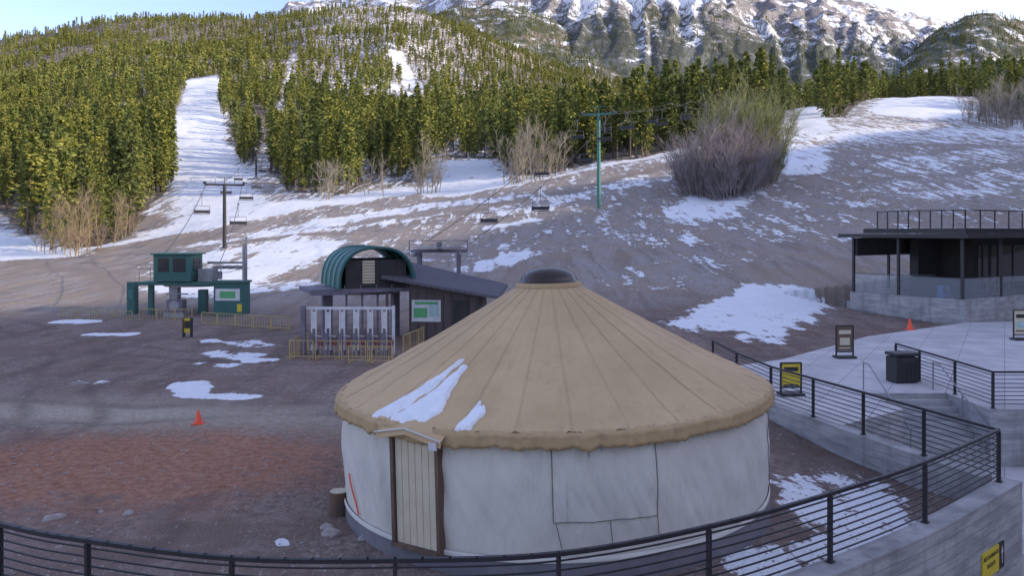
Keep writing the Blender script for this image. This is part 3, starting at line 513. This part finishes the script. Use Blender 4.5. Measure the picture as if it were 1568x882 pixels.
# ------------------------------------------------------------------ small objects
def cone(x,y,h=.42):
    mb=MB(); mb.box((0,0,.015),(h*.75,h*.75,.03)); mb.cyl((0,0,.03),(0,0,h),h*.27,16,0,h*.06); mb.cyl((0,0,h*.5),(0,0,h*.68),h*.27*.60+.004,16,1,h*.27*.45+.004,False); mb.build('traffic_cone',[orange,white],(x,y,z1(x,y) if x<7 else .45))
cone(-9.1,23.3,.40); cone(20.8,42,.6)
mb=MB(); mb.cyl((0,0,-.1),(0,0,.42),.22,12,0,.2); mb.cyl((0,0,.42),(0,0,.425),.18,12,1,.18); mb.build('tree_stump',[wood,cream],(-3.45,16.0,0))
def easel(x,y,rz,h=1.35,w=.72,z=.45,face=0):
    mb=MB()
    mb.box((0,0,.05),(w*1.1,.5,.07),0,0); 
    for s in(-1,1): mb.box((s*w/2,0,h/2),(.05,.05,h-.05),0,0)
    mb.box((0,0,h-.04),(w,.05,.05),0,0); mb.box((0,0,.25),(w,.05,.05),0,0); mb.box((0,0,(h+.25)/2),(w-.06,.03,h-.33),0,1)
    mb.box((0,-.018,h*.78),(w*.7,.01,h*.12),0,2); mb.box((0,-.018,h*.5),(w*.6,.01,h*.22),0,3); mb.box((0,-.018,h*.3),(w*.7,.01,.05),0,2)
    mb.build('sandwich_board_sign',[black,[wood,yellow,cream][face],[cream,black,black][face],[cream,yellow,mapblue][face]],(x,y,z),rz)
easel(13.5,32.6,.1); easel(24.1,38,.1,1.45,.8,face=2); easel(8.75,25.2,.1,1.05,.66,face=1); 
mb=MB(); mb.box((0,0,.45),(.8,.6,.86),0,0); mb.box((0,0,.97),(.86,.66,.1),0,0); mb.box((0,-.31,.78),(.5,.02,.16),0,1); mb.box((0,0,.03),(.7,.5,.06),0,1)
for i in range(5): mb.box((-.32+i*.16,-.305,.36),(.02,.02,.6),0,1)
mb.build('trash_can',[black,dark],(13.3,27.4,.45),.15,bevel=.015)
# ------------------------------------------------------------------ pavilion restaurant
e=empty('restaurant_pavilion',(BC.x,BC.y,0)); e.rotation_euler=(0,0,math.atan2(BX.y,BX.x))
mb=MB(); mb.ext([(0,0),(30,0),(30,.3),(.3,.3),(.3,7.2),(0,7.2)],-.8,1.75); mb.build('base_wall',[bconc],parent=e)
mb=MB(); mb.box((15,4,.5),(29.3,7.4,1.2)); mb.build('floor',[conc],parent=e)
mb=MB(); mb.box((15,3.6,5.32),(31,8.2,.22),0,0); mb.box((15.2,3.6,5.17),(30,7.4,.03),0,1); mb.build('roof_slab',[black,dark],parent=e)
mb=MB()
for p in[(.15,.15),(.15,4.0),(.15,7.05),(4.2,.15),(8.4,.15),(12.6,.15),(16.8,.15),(4.2,7.3),(8.4,7.3)]: mb.box((p[0],p[1],3.47),(.14,.14,3.42))
mb.build('posts',[black],parent=e)
mb=MB()
for y0,y1 in((.25,3.9),(4.1,6.95)): mb.box((.15,(y0+y1)/2,2.35),(.02,y1-y0,1.15),0,0); mb.box((.15,(y0+y1)/2,2.94),(.04,y1-y0,.04),0,1)
for x0,x1 in((.25,4.1),(4.3,8.3),(8.5,12.5)): mb.box(((x0+x1)/2,.15,2.35),(x1-x0,.02,1.15),0,0); mb.box(((x0+x1)/2,.15,2.94),(x1-x0,.04,.04),0,1)
mb.build('glass_balustrade',[glass,black],parent=e)
mb=MB(); mb.box((18,5.5,3.1),(20,3.4,4.0),0,0); mb.box((18,3.78,3.2),(19,.04,2.9),0,1)
for i in range(10): mb.box((9+i*1.9,3.74,3.2),(.08,.05,2.9),0,0)
mb.box((3.9,6.9,4.6),(7.4,.15,1.1),0,0); mb.box((6.6,6.2,3.1),(2.6,.6,4.0),0,0); mb.build('kitchen_block',[dark,glass_d],parent=e)
mb=MB(); mb.box((4.6,5.6,1.9),(2.4,.8,1.6),0,0); mb.box((4.6,5.6,2.72),(2.6,1,.06),0,1); mb.build('bar_counter',[dark,gal],parent=e)
mb=MB(); mb.box((16,4,5.62),(29,6.6,.3),0,0); mb.build('roof_deck',[black],parent=e)
mb=MB()
for i in range(9): mb.box((1.8+i*1.6,.9,6.3),(.06,.06,1.1)); mb.box((1.8,.9+i*.7,6.3),(.06,.06,1.1))
for k in range(7): mb.box((15,.9,5.95+k*.14),(26.5,.02,.03 if k==6 else .018)); mb.box((1.8,3.7,5.95+k*.14),(.02,5.6,.03 if k==6 else .018))
mb.box((15,.9,6.86),(26.5,.06,.05)); mb.box((1.8,3.7,6.86),(.06,5.6,.05)); mb.build('roof_railing',[steel],parent=e)
mb=MB(); mb.box((3.2,3,1.65),(.5,.5,1.1),0,0); mb.box((3.2,3,2.24),(.56,.56,.1),0,0); mb.build('blue_bin',[smat('bin_blue',(.03,.09,.3),None,3,.5,0)],parent=e)
for i,(x,y) in enumerate([(4.4,1.6),(5.4,2.2),(6.4,1.5),(7.2,2.3),(2,2),(8.4,1.6)]):
    mb=MB(); mb.box((x,y,1.7),(.42,.42,.05)); mb.box((x,y+.2,2.1),(.42,.04,.5))
    for a in(-.18,.18):
        for b2 in(-.18,.18): mb.box((x+a,y+b2,1.4),(.03,.03,.6))
    mb.build('chair_%d'%i,[black],parent=e)
mb=MB(); mb.box((2.2,4.9,1.95),(1.8,1,.05)); mb.box((2.2,4.9,1.5),(.1,.1,.9)); mb.build('table',[black],parent=e)
# ------------------------------------------------------------------ chairlifts
def chair(name,x,y,z,rz,s=1):
    mb=MB(); mb.cyl((0,0,0),(0,0,-1.5),.035,6); mb.box((0,0,.05),(.3,.12,.16)); mb.cyl((-.95,0,-1.5),(.95,0,-1.5),.035,6)
    for a in(-.95,.95): mb.cyl((a,0,-1.5),(a,.1,-2.55),.03,6); mb.cyl((a,.1,-2.55),(a,-.45,-2.6),.03,6)
    mb.box((0,-.15,-2.58),(2,.5,.06),0,1); mb.box((0,.13,-2.25),(2,.05,.4),0,1); mb.cyl((-.9,-.5,-2.2),(.9,-.5,-2.2),.02,6)
    for a in(-.9,.9): mb.cyl((a,.1,-2.0),(a,-.5,-2.2),.02,6)
    o=mb.build(name,[purp,black],(x,y,z),rz); o.scale=(s,s,s)
def tower(name,x,y,top,rz,mat,r=.22,arm=2.2):
    zb=z1(x,y); h=top-zb; mb=MB(); mb.cyl((0,0,-.3),(0,0,h),r,14,0,r*.75); mb.box((0,0,h),(arm*2,.2,.22),0,0); mb.cyl((0,0,-.3),(0,0,.2),r*2,12,2)
    for s in(-1,1):
        mb.box((s*arm,0,h+.12),(.12,2.4,.14),0,1)
        for i in range(6): mb.cyl((s*arm-.07,-1.0+i*.4,h+.2),(s*arm+.07,-1.0+i*.4,h+.2),.16,10,1)
        mb.box((s*arm*.75,.7,h+.1),(arm*.5,.5,.03),0,1)
        for q in(0,1): mb.cyl((s*(arm*.5),.5+.4*q,h),(s*(arm*.5),.5+.4*q,h+.9),.02,4,1)
        mb.cyl((s*arm*.5,.5,h+.9),(s*arm,.5,h+.9),.02,4,1)
    mb.cyl((0,0,h),(0,0,h+.9),.04,6,0); mb.cyl((-.9,0,h+.9),(.9,0,h+.9),.04,6,0)
    for i in range(int(h/.4)): mb.box((0,-r-.04,.3+i*.4),(.3,.03,.03),0,1)
    mb.build(name,[mat,black,conc],(x,y,zb),rz)
def lift(pts,offs,chairs,r=.02):
    mb=MB(); cps=[]
    for i,(a,b_) in enumerate(zip(pts[:-1],pts[1:])):
        a=Vector(a);b_=Vector(b_); d=(b_-a); L=d.xy.length; nn=Vector((d.y,-d.x,0)).normalized(); sag=min(L*.02,4); k=14
        for s in(-1,1):
            pr=None
            for j in range(k+1):
                t=j/k; q=a+d*t+nn*s*offs+Vector((0,0,-sag*4*t*(1-t)+.25))
                if pr is not None: mb.cyl(pr,q,r*(1+q.y/150),4,0,cap=False)
                pr=q
        cps.append((a,d,nn,sag))
    mb.build('chairlift_cable',[black])
    for seg,t,s in chairs:
        a,d,nn,sag=cps[seg]; q=a+d*t+nn*s*offs+Vector((0,0,-sag*4*t*(1-t)+.2)); chair('lift_chair',q.x,q.y,q.z,math.atan2(d.y,d.x)-math.pi/2+(math.pi if s>0 else 0),.85)
La=[(-21.6,53.5,3.2),(-34,95,11.1),(-63.7,200,25),(-89,300,47),(-119,420,83),(-165,600,130),(-240,900,225)]
lift(La,2.0,[(0,.72,1),(0,.85,-1),(1,.1,1),(1,.3,-1),(1,.45,1),(1,.62,-1),(1,.8,1),(2,.2,-1),(2,.5,1),(2,.8,-1),(3,.2,1),(3,.5,-1),(3,.8,1)])
for i in range(1,6):
    dv=Vector(La[min(i+1,6)][:2])-Vector(La[i-1][:2]); tower('lift_tower',La[i][0],La[i][1],La[i][2] if i<3 else z1(La[i][0],La[i][1])+9,math.atan2(dv.y,dv.x)-math.pi/2,black,.24)
Lb=[(-4.7,61,4.6),(10.8,100,20.2),(27,128,26),(48,168,32),(100,300,62)]
lift(Lb,1.9,[(0,.28,-1),(0,.36,1),(0,.62,-1),(0,.72,1),(0,.93,-1),(0,.9,1),(1,.15,1),(1,.2,-1),(1,.42,-1),(1,.55,1),(1,.75,-1),(1,.9,1),(2,.2,-1),(2,.4,1)])
teal2=smat('tower_teal',(.06,.22,.19),(.05,.19,.165),2,.5,0)
tower('lift_tower',10.8,100,20.2,math.atan2(39,15.5)-math.pi/2,teal2,.27,2.0); tower('lift_tower',48,168,32,-.5,teal2,.25)
e=empty('chairlift_drive_station',(-21.6,52,0))
mb=MB(); mb.box((0,0,3.25),(2.4,1.9,1.7),0,0); mb.box((0,0,4.15),(2.7,2.2,.1),0,0)
mb.box((-.55,-.965,3.45),(.7,.03,.9),0,1); mb.box((.45,-.965,3.45),(.8,.03,.9),0,1); mb.box((1.215,0,3.45),(.03,1.2,.8),0,1); mb.box((-1.215,0,3.45),(.03,1.2,.8),0,1)
mb.box((0,-.98,2.95),(2.3,.03,.05),0,2); mb.build('operator_cab',[teal,glass_d,teal_l],parent=e,bevel=.03)
mb=MB(); mb.box((.4,0,2.25),(5.4,1.5,.22),0,0); mb.box((-1.75,0,1.1),(.3,.3,2.2),0,0); mb.box((2.6,0,1.1),(.3,.3,2.2),0,0); mb.box((-.3,.2,1.1),(.55,.55,2.2),0,1); mb.box((1.9,.1,2.75),(.9,1,.75),0,1); mb.cyl((.5,1.4,2.0),(.5,1.4,2.2),1.9,28,1)
for s in(-2.2,-1.5,1.6,2.3,3.0): mb.cyl((s,-.7,2.3),(s,-.7,3.2),.025,6,1)
mb.cyl((-2.2,-.7,3.2),(-1.3,-.7,3.2),.025,6,1); mb.cyl((1.6,-.7,3.2),(3.0,-.7,3.2),.025,6,1); mb.cyl((1.6,-.7,2.75),(3.0,-.7,2.75),.02,6,1); mb.box((3.4,3,3),(.12,.12,4.5),0,1); mb.box((4.4,-.5,2.4),(.14,.14,4.8),0,1)
for i in range(4): mb.box((2.0+.5*i,1.6,3.2),(.2,1.6,.2),0,1)
mb.box((2.6,1.6,3.5),(2.6,.15,.15),0,1); mb.box((1.5,.3,.9),(.5,.5,1.8),0,0); mb.cyl((2.0,.9,2.45),(2.0,.9,2.95),.5,14,1); mb.build('gantry',[teal,gal],parent=e)
mb=MB(); mb.box((-3.1,.3,1.15),(.55,.5,2.3),0,0); mb.box((-3.1,.03,1.5),(.35,.03,.6),0,1); mb.build('equipment_cabinet',[teal,teal_l],parent=e,bevel=.02)
mb=MB(); mb.box((3.55,-.2,1.2),(1.9,1.3,2.2),0,0); mb.box((3.55,-.2,2.36),(2.1,1.5,.12),0,0); mb.box((3.5,-.87,1.55),(1.55,.04,.75),0,1); mb.box((3.5,-.895,1.55),(1.0,.02,.45),0,2); mb.box((4.25,-.87,.7),(.3,.03,.5),0,3); mb.build('lift_booth',[teal,white,green,yellow],parent=e,bevel=.02)
mb=MB(); mb.box((.3,-1.0,.8),(1.0,.7,.9),0,0); mb.box((.3,-1.0,.3),(1.3,1,.3),0,1); mb.cyl((-.4,-.9,1.6),(1,-.9,1.6),.05,6,1); mb.cyl((.3,-1.4,.9),(.3,-.7,.9),.32,14,1); mb.build('drive_motor',[purp,gal],parent=e)
def fence(x0,y0,x1,y1,n,h=1.0,mat=ybar,name='barricade_fence'):
    mb=MB(); a=Vector((x0,y0));b_=Vector((x1,y1)); ang=math.atan2(y1-y0,x1-x0); L=(b_-a).length/n
    for i in range(n):
        c=a+(b_-a)*((i+.5)/n); j=random.uniform(-.06,.06)
        for zz_ in(.12,h): mb.box((c.x,c.y,zz_),(L*.95,.035,.035),ang+j)
        for k in range(int(L/.2)+1):
            q=-L*.46+k*(L*.92)/max(1,int(L/.2)); mb.box((c.x+math.cos(ang+j)*q,c.y+math.sin(ang+j)*q,h/2+.05),(.015,.015,h-.1),ang)
        for s in(-1,1): mb.box((c.x+s*math.cos(ang+j)*L*.46,c.y+s*math.sin(ang+j)*L*.46,h/2),(.04,.04,h),ang+j); mb.box((c.x+s*math.cos(ang+j)*L*.36,c.y+s*math.sin(ang+j)*L*.36,.03),(.05,.5,.04),ang+j)
    mb.build(name,[mat])
fence(-28.5,50.6,-23.6,50.0,4,.62); fence(-23,49.5,-19.6,49.3,3,.8); fence(-18.6,48,-12.5,45.2,5,.75); fence(-9.8,35.2,-5.2,35.0,4,.8); fence(-9.6,38,-9.8,35.4,2,.8); fence(-4.9,36,-4.3,39.5,3,.9); fence(-7,34.2,-5,34.0,2,.7)
mb=MB(); 
for s in(-1,1): mb.box((s*.2,0,.5),(.04,.3,1.0),0,0)
mb.box((0,-.05,.6),(.42,.03,.75),0,1); mb.box((0,-.07,.65),(.3,.01,.4),0,0); mb.build('caution_sign',[black,yellow],(-17.2,42.6,0))
e=empty('chairlift_terminal',(-7.5,42,0))
e.rotation_euler=(0,0,.42)
def barrel(rx,h,y0,y1,z0,mat,name,th=.1,n=20):
    mb=MB(); o=[];i_=[]
    for k in range(n+1):
        t=math.pi*k/n; cx,sz=math.cos(t),math.sin(t); cx=math.copysign(abs(cx)**.8,cx); sz=sz**.8 if sz>0 else 0; o.append((cx*rx,z0+sz*h)); i_.append((cx*(rx-th),z0+sz*(h-th)))
    vs=[(x,y0,z) for x,z in o]+[(x,y1,z) for x,z in o]+[(x,y0,z) for x,z in i_]+[(x,y1,z) for x,z in i_]; m=n+1
    mb.add(vs,[(k,k+1,m+k+1,m+k) for k in range(n)]+[(2*m+k+1,2*m+k,3*m+k,3*m+k+1) for k in range(n)]+[(k+1,k,2*m+k,2*m+k+1) for k in range(n)]+[(m+k,m+k+1,3*m+k+1,3*m+k) for k in range(n)],0,True)
    return mb.build(name,[mat],parent=e)
for k in range(4): barrel(1.95,2.05,-1.9+k*1.1,-1.9+k*1.1+1.04,2.75,teal if k in(0,) else teal_l,'canopy_bay_%d'%k)
for k in range(5): barrel(1.99,2.09,-1.93+k*1.1,-1.93+k*1.1+.07,2.75,teal,'canopy_rib_%d'%k,.14)
mb=MB(); mb.box((0,.2,3.45),(3.1,3.6,1.4),0,0); mb.box((-.4,-1.62,3.55),(.62,.04,1.15),0,1); mb.box((.55,-1.62,3.5),(.7,.04,1.1),0,2)
for i in range(7): mb.box((-.4,-1.65,3.1+i*.15),(.6,.03,.02),0,3)
mb.build('machine_room',[dark,cream,black,wood],parent=e)
mb=MB(); mb.box((-.6,0,2.62),(5.4,3.2,.22),0,0); mb.box((-2.3,-1.2,2.5),(1.8,.9,.12),0,0); mb.box((-2.1,.3,1.25),(.5,.5,2.5),0,0); mb.box((1.6,.6,1.25),(.4,.4,2.5),0,0); mb.cyl((0,1.5,2.3),(0,1.5,2.48),2.0,30,1)
for s in(-1.4,-.6,.2,1.0): mb.box((s,-1.1,1.25),(.09,.09,2.5),0,0)
for s in(-2,-1,0,1,2): mb.cyl((s*.8,-1.6,2.74),(s*.8,-1.6,2.9),.02,5,1)
mb.build('platform_frame',[purp,gal],parent=e)
mb=MB()
for i in range(6):
    x=-9.0+i*.64
    mb.box((x-.1,36.5,1.05),(.06,.08,2.0),0,0); mb.box((x+.1,36.5,1.05),(.06,.08,2.0),0,0); mb.box((x,36.5,1.55),(.16,.05,.75),0,0); mb.box((x,36.5,.1),(.3,.6,.2),0,1); mb.box((x,36.2,.75),(.16,.3,.5),0,1); mb.cyl((x,36.2,.9),(x+.42,36.2,.85),.02,6,0); mb.box((x+.32,36.35,.55),(.2,.03,.25),0,2)
mb.box((-7.4,36.7,2.08),(4.0,.12,.12),0,0); mb.box((-9.5,36.6,1.1),(.2,.25,2.2),0,1); mb.box((-5.4,36.6,1.1),(.12,.2,2.2),0,0); mb.build('lift_gates',[white,purp,smat('gate_red',(.3,.05,.08),None,3,.5,0)])
e=empty('lift_shed',(-3.3,42,0)); e.rotation_euler=(0,0,-.12)
m,nt,b=newmat('shingle_roof'); co=nd(nt,'ShaderNodeTexCoord').outputs['Object']; w=nd(nt,'ShaderNodeTexBrick'); nt.links.new(mapping(nt,co,(1,1,1)),w.inputs['Vector']); w.inputs['Scale'].default_value=1.5; w.inputs['Brick Width'].default_value=.5; w.inputs['Row Height'].default_value=.25; w.inputs['Mortar Size'].default_value=.02
c=mix(nt,w.outputs['Fac'],mix(nt,noise(nt,co,3,5),(.14,.125,.15),(.08,.075,.095)),(.04,.04,.045)); nt.links.new(c,b.inputs['Base Color']); b.inputs['Roughness'].default_value=.85; shing=m
shedw=smat('shed_boards',(.12,.09,.085),(.08,.06,.06),4,.8,.2,sc=(1,1,.2))
mb=MB(); mb.box((0,0,1.25),(3.6,2.6,2.5),0,0); mb.box((-.9,-1.32,1.55),(1.5,.04,1.1),0,1); mb.box((-1.2,-1.345,1.45),(.7,.02,.5),0,2); mb.box((-.5,-1.345,1.6),(.5,.02,.7),0,3); mb.box((-.9,-1.345,1.95),(1.2,.02,.14),0,2); mb.box((.9,-1.32,1.1),(.8,.04,2),0,4)
for i in range(9): mb.box((-1.75+i*.43,-1.31,1.25),(.03,.02,2.5),0,5)
mb.build('walls',[shedw,white,green,mapblue,dark,black],parent=e)
mb=MB(); vs=[(-3.1,-1.9,3.35),(2.9,-1.9,2.35),(2.9,1.6,2.75),(-2.6,1.6,3.95)]; th=.14
mb.add(vs+[(x,y,z-th) for x,y,z in vs],[(0,1,2,3),(7,6,5,4),(0,4,5,1),(1,5,6,2),(2,6,7,3),(3,7,4,0)],0); mb.build('roof',[shing],parent=e)
mb=MB(); mb.add([(-1.8,-1.3,2.5),(1.8,-1.3,2.5),(-1.8,-1.3,3.1),(-1.8,1.3,2.5),(1.8,1.3,2.5),(-1.8,1.3,3.5)],[(0,1,2),(3,5,4),(0,2,5,3)],0); mb.box((-2.9,-1.5,1.6),(.12,.12,3.2),0,0); mb.build('gable',[shedw],parent=e)
e=empty('bullwheel_station',(-5.6,61,z1(-5.6,61))); mb=MB()
for x in(-1.5,1.5):
    mb.box((x,0,1.4),(.22,.22,3.0),0,0); mb.box((x,1.5,1.4),(.22,.22,3.0),0,0)
mb.box((0,0,2.9),(4.2,.2,.2),0,0); mb.box((0,1.5,2.9),(4.2,.2,.2),0,0); mb.cyl((0,.8,3.1),(0,.8,3.22),1.7,28,1); mb.cyl((0,.8,2.9),(0,.8,3.6),.2,10,0)
for i in range(7): mb.box((-1.9+i*.64,.7,3.4),(.05,2.2,.05),0,1); 
mb.box((-2.2,0,3.2),(.06,.06,1.0),0,0);mb.box((2.2,0,3.2),(.06,.06,1.0),0,0);mb.box((0,0,3.7),(4.5,.06,.06),0,0)
for s in(-1,1):
    for i in range(5): mb.cyl((s*1.7,-1.2+i*.5,2.7),(s*1.75,-1.2+i*.5,2.7),.2,10,1)
mb.build('frame',[purp,gal],parent=e)
# ------------------------------------------------------------------ light and camera
el=math.radians(20); D=Vector((sN.x*math.cos(el),sN.y*math.cos(el),math.sin(el)))
su=bpy.data.lights.new('sun','SUN'); su.energy=5; su.angle=math.radians(.5); su.color=(1,.87,.64); so=bpy.data.objects.new('sun',su); so.rotation_euler=D.to_track_quat('Z','Y').to_euler(); so.location=(60,-20,60); link(so)
w=bpy.data.worlds.new('World'); S.world=w; w.use_nodes=True; nt=w.node_tree; bg=nt.nodes['Background']; sk=nt.nodes.new('ShaderNodeTexSky'); sk.sky_type='NISHITA'; sk.sun_disc=False; sk.sun_elevation=el; sk.sun_rotation=math.atan2(sN.x,sN.y); sk.altitude=2500; sk.dust_density=.6; sk.air_density=1.0
# sky colour tinted by direction: low sky away from sun darkened, rest warmed
gn=nd(nt,'ShaderNodeTexCoord').outputs['Generated']; sx=nd(nt,'ShaderNodeSeparateXYZ'); nt.links.new(gn,sx.inputs[0])
lowf=mth(nt,'MULTIPLY',ramp(nt,sx.outputs[2],.30,.55,1,0),ramp(nt,sx.outputs[0],-.1,.45,1,.12))
tint=mix(nt,lowf,(1.36,.97,.86),(.66,.58,.66))
mx=nd(nt,'ShaderNodeMix',data_type='RGBA',blend_type='MULTIPLY'); mx.inputs[0].default_value=1; nt.links.new(sk.outputs[0],mx.inputs[6]); nt.links.new(tint,mx.inputs[7])
nt.links.new(mx.outputs[2],bg.inputs[0]); bg.inputs[1].default_value=.52
cam=bpy.data.cameras.new('camera'); cam.lens=36*F/1568; cam.sensor_width=36; cam.shift_y=-(441-354)/1568; cam.clip_end=14000; co_=bpy.data.objects.new('camera',cam); co_.location=(0,0,CAMZ); co_.rotation_euler=(math.pi/2,0,0); link(co_); S.camera=co_
S.view_settings.view_transform='Standard'; S.view_settings.look='None'; S.view_settings.exposure=0; S.view_settings.gamma=1
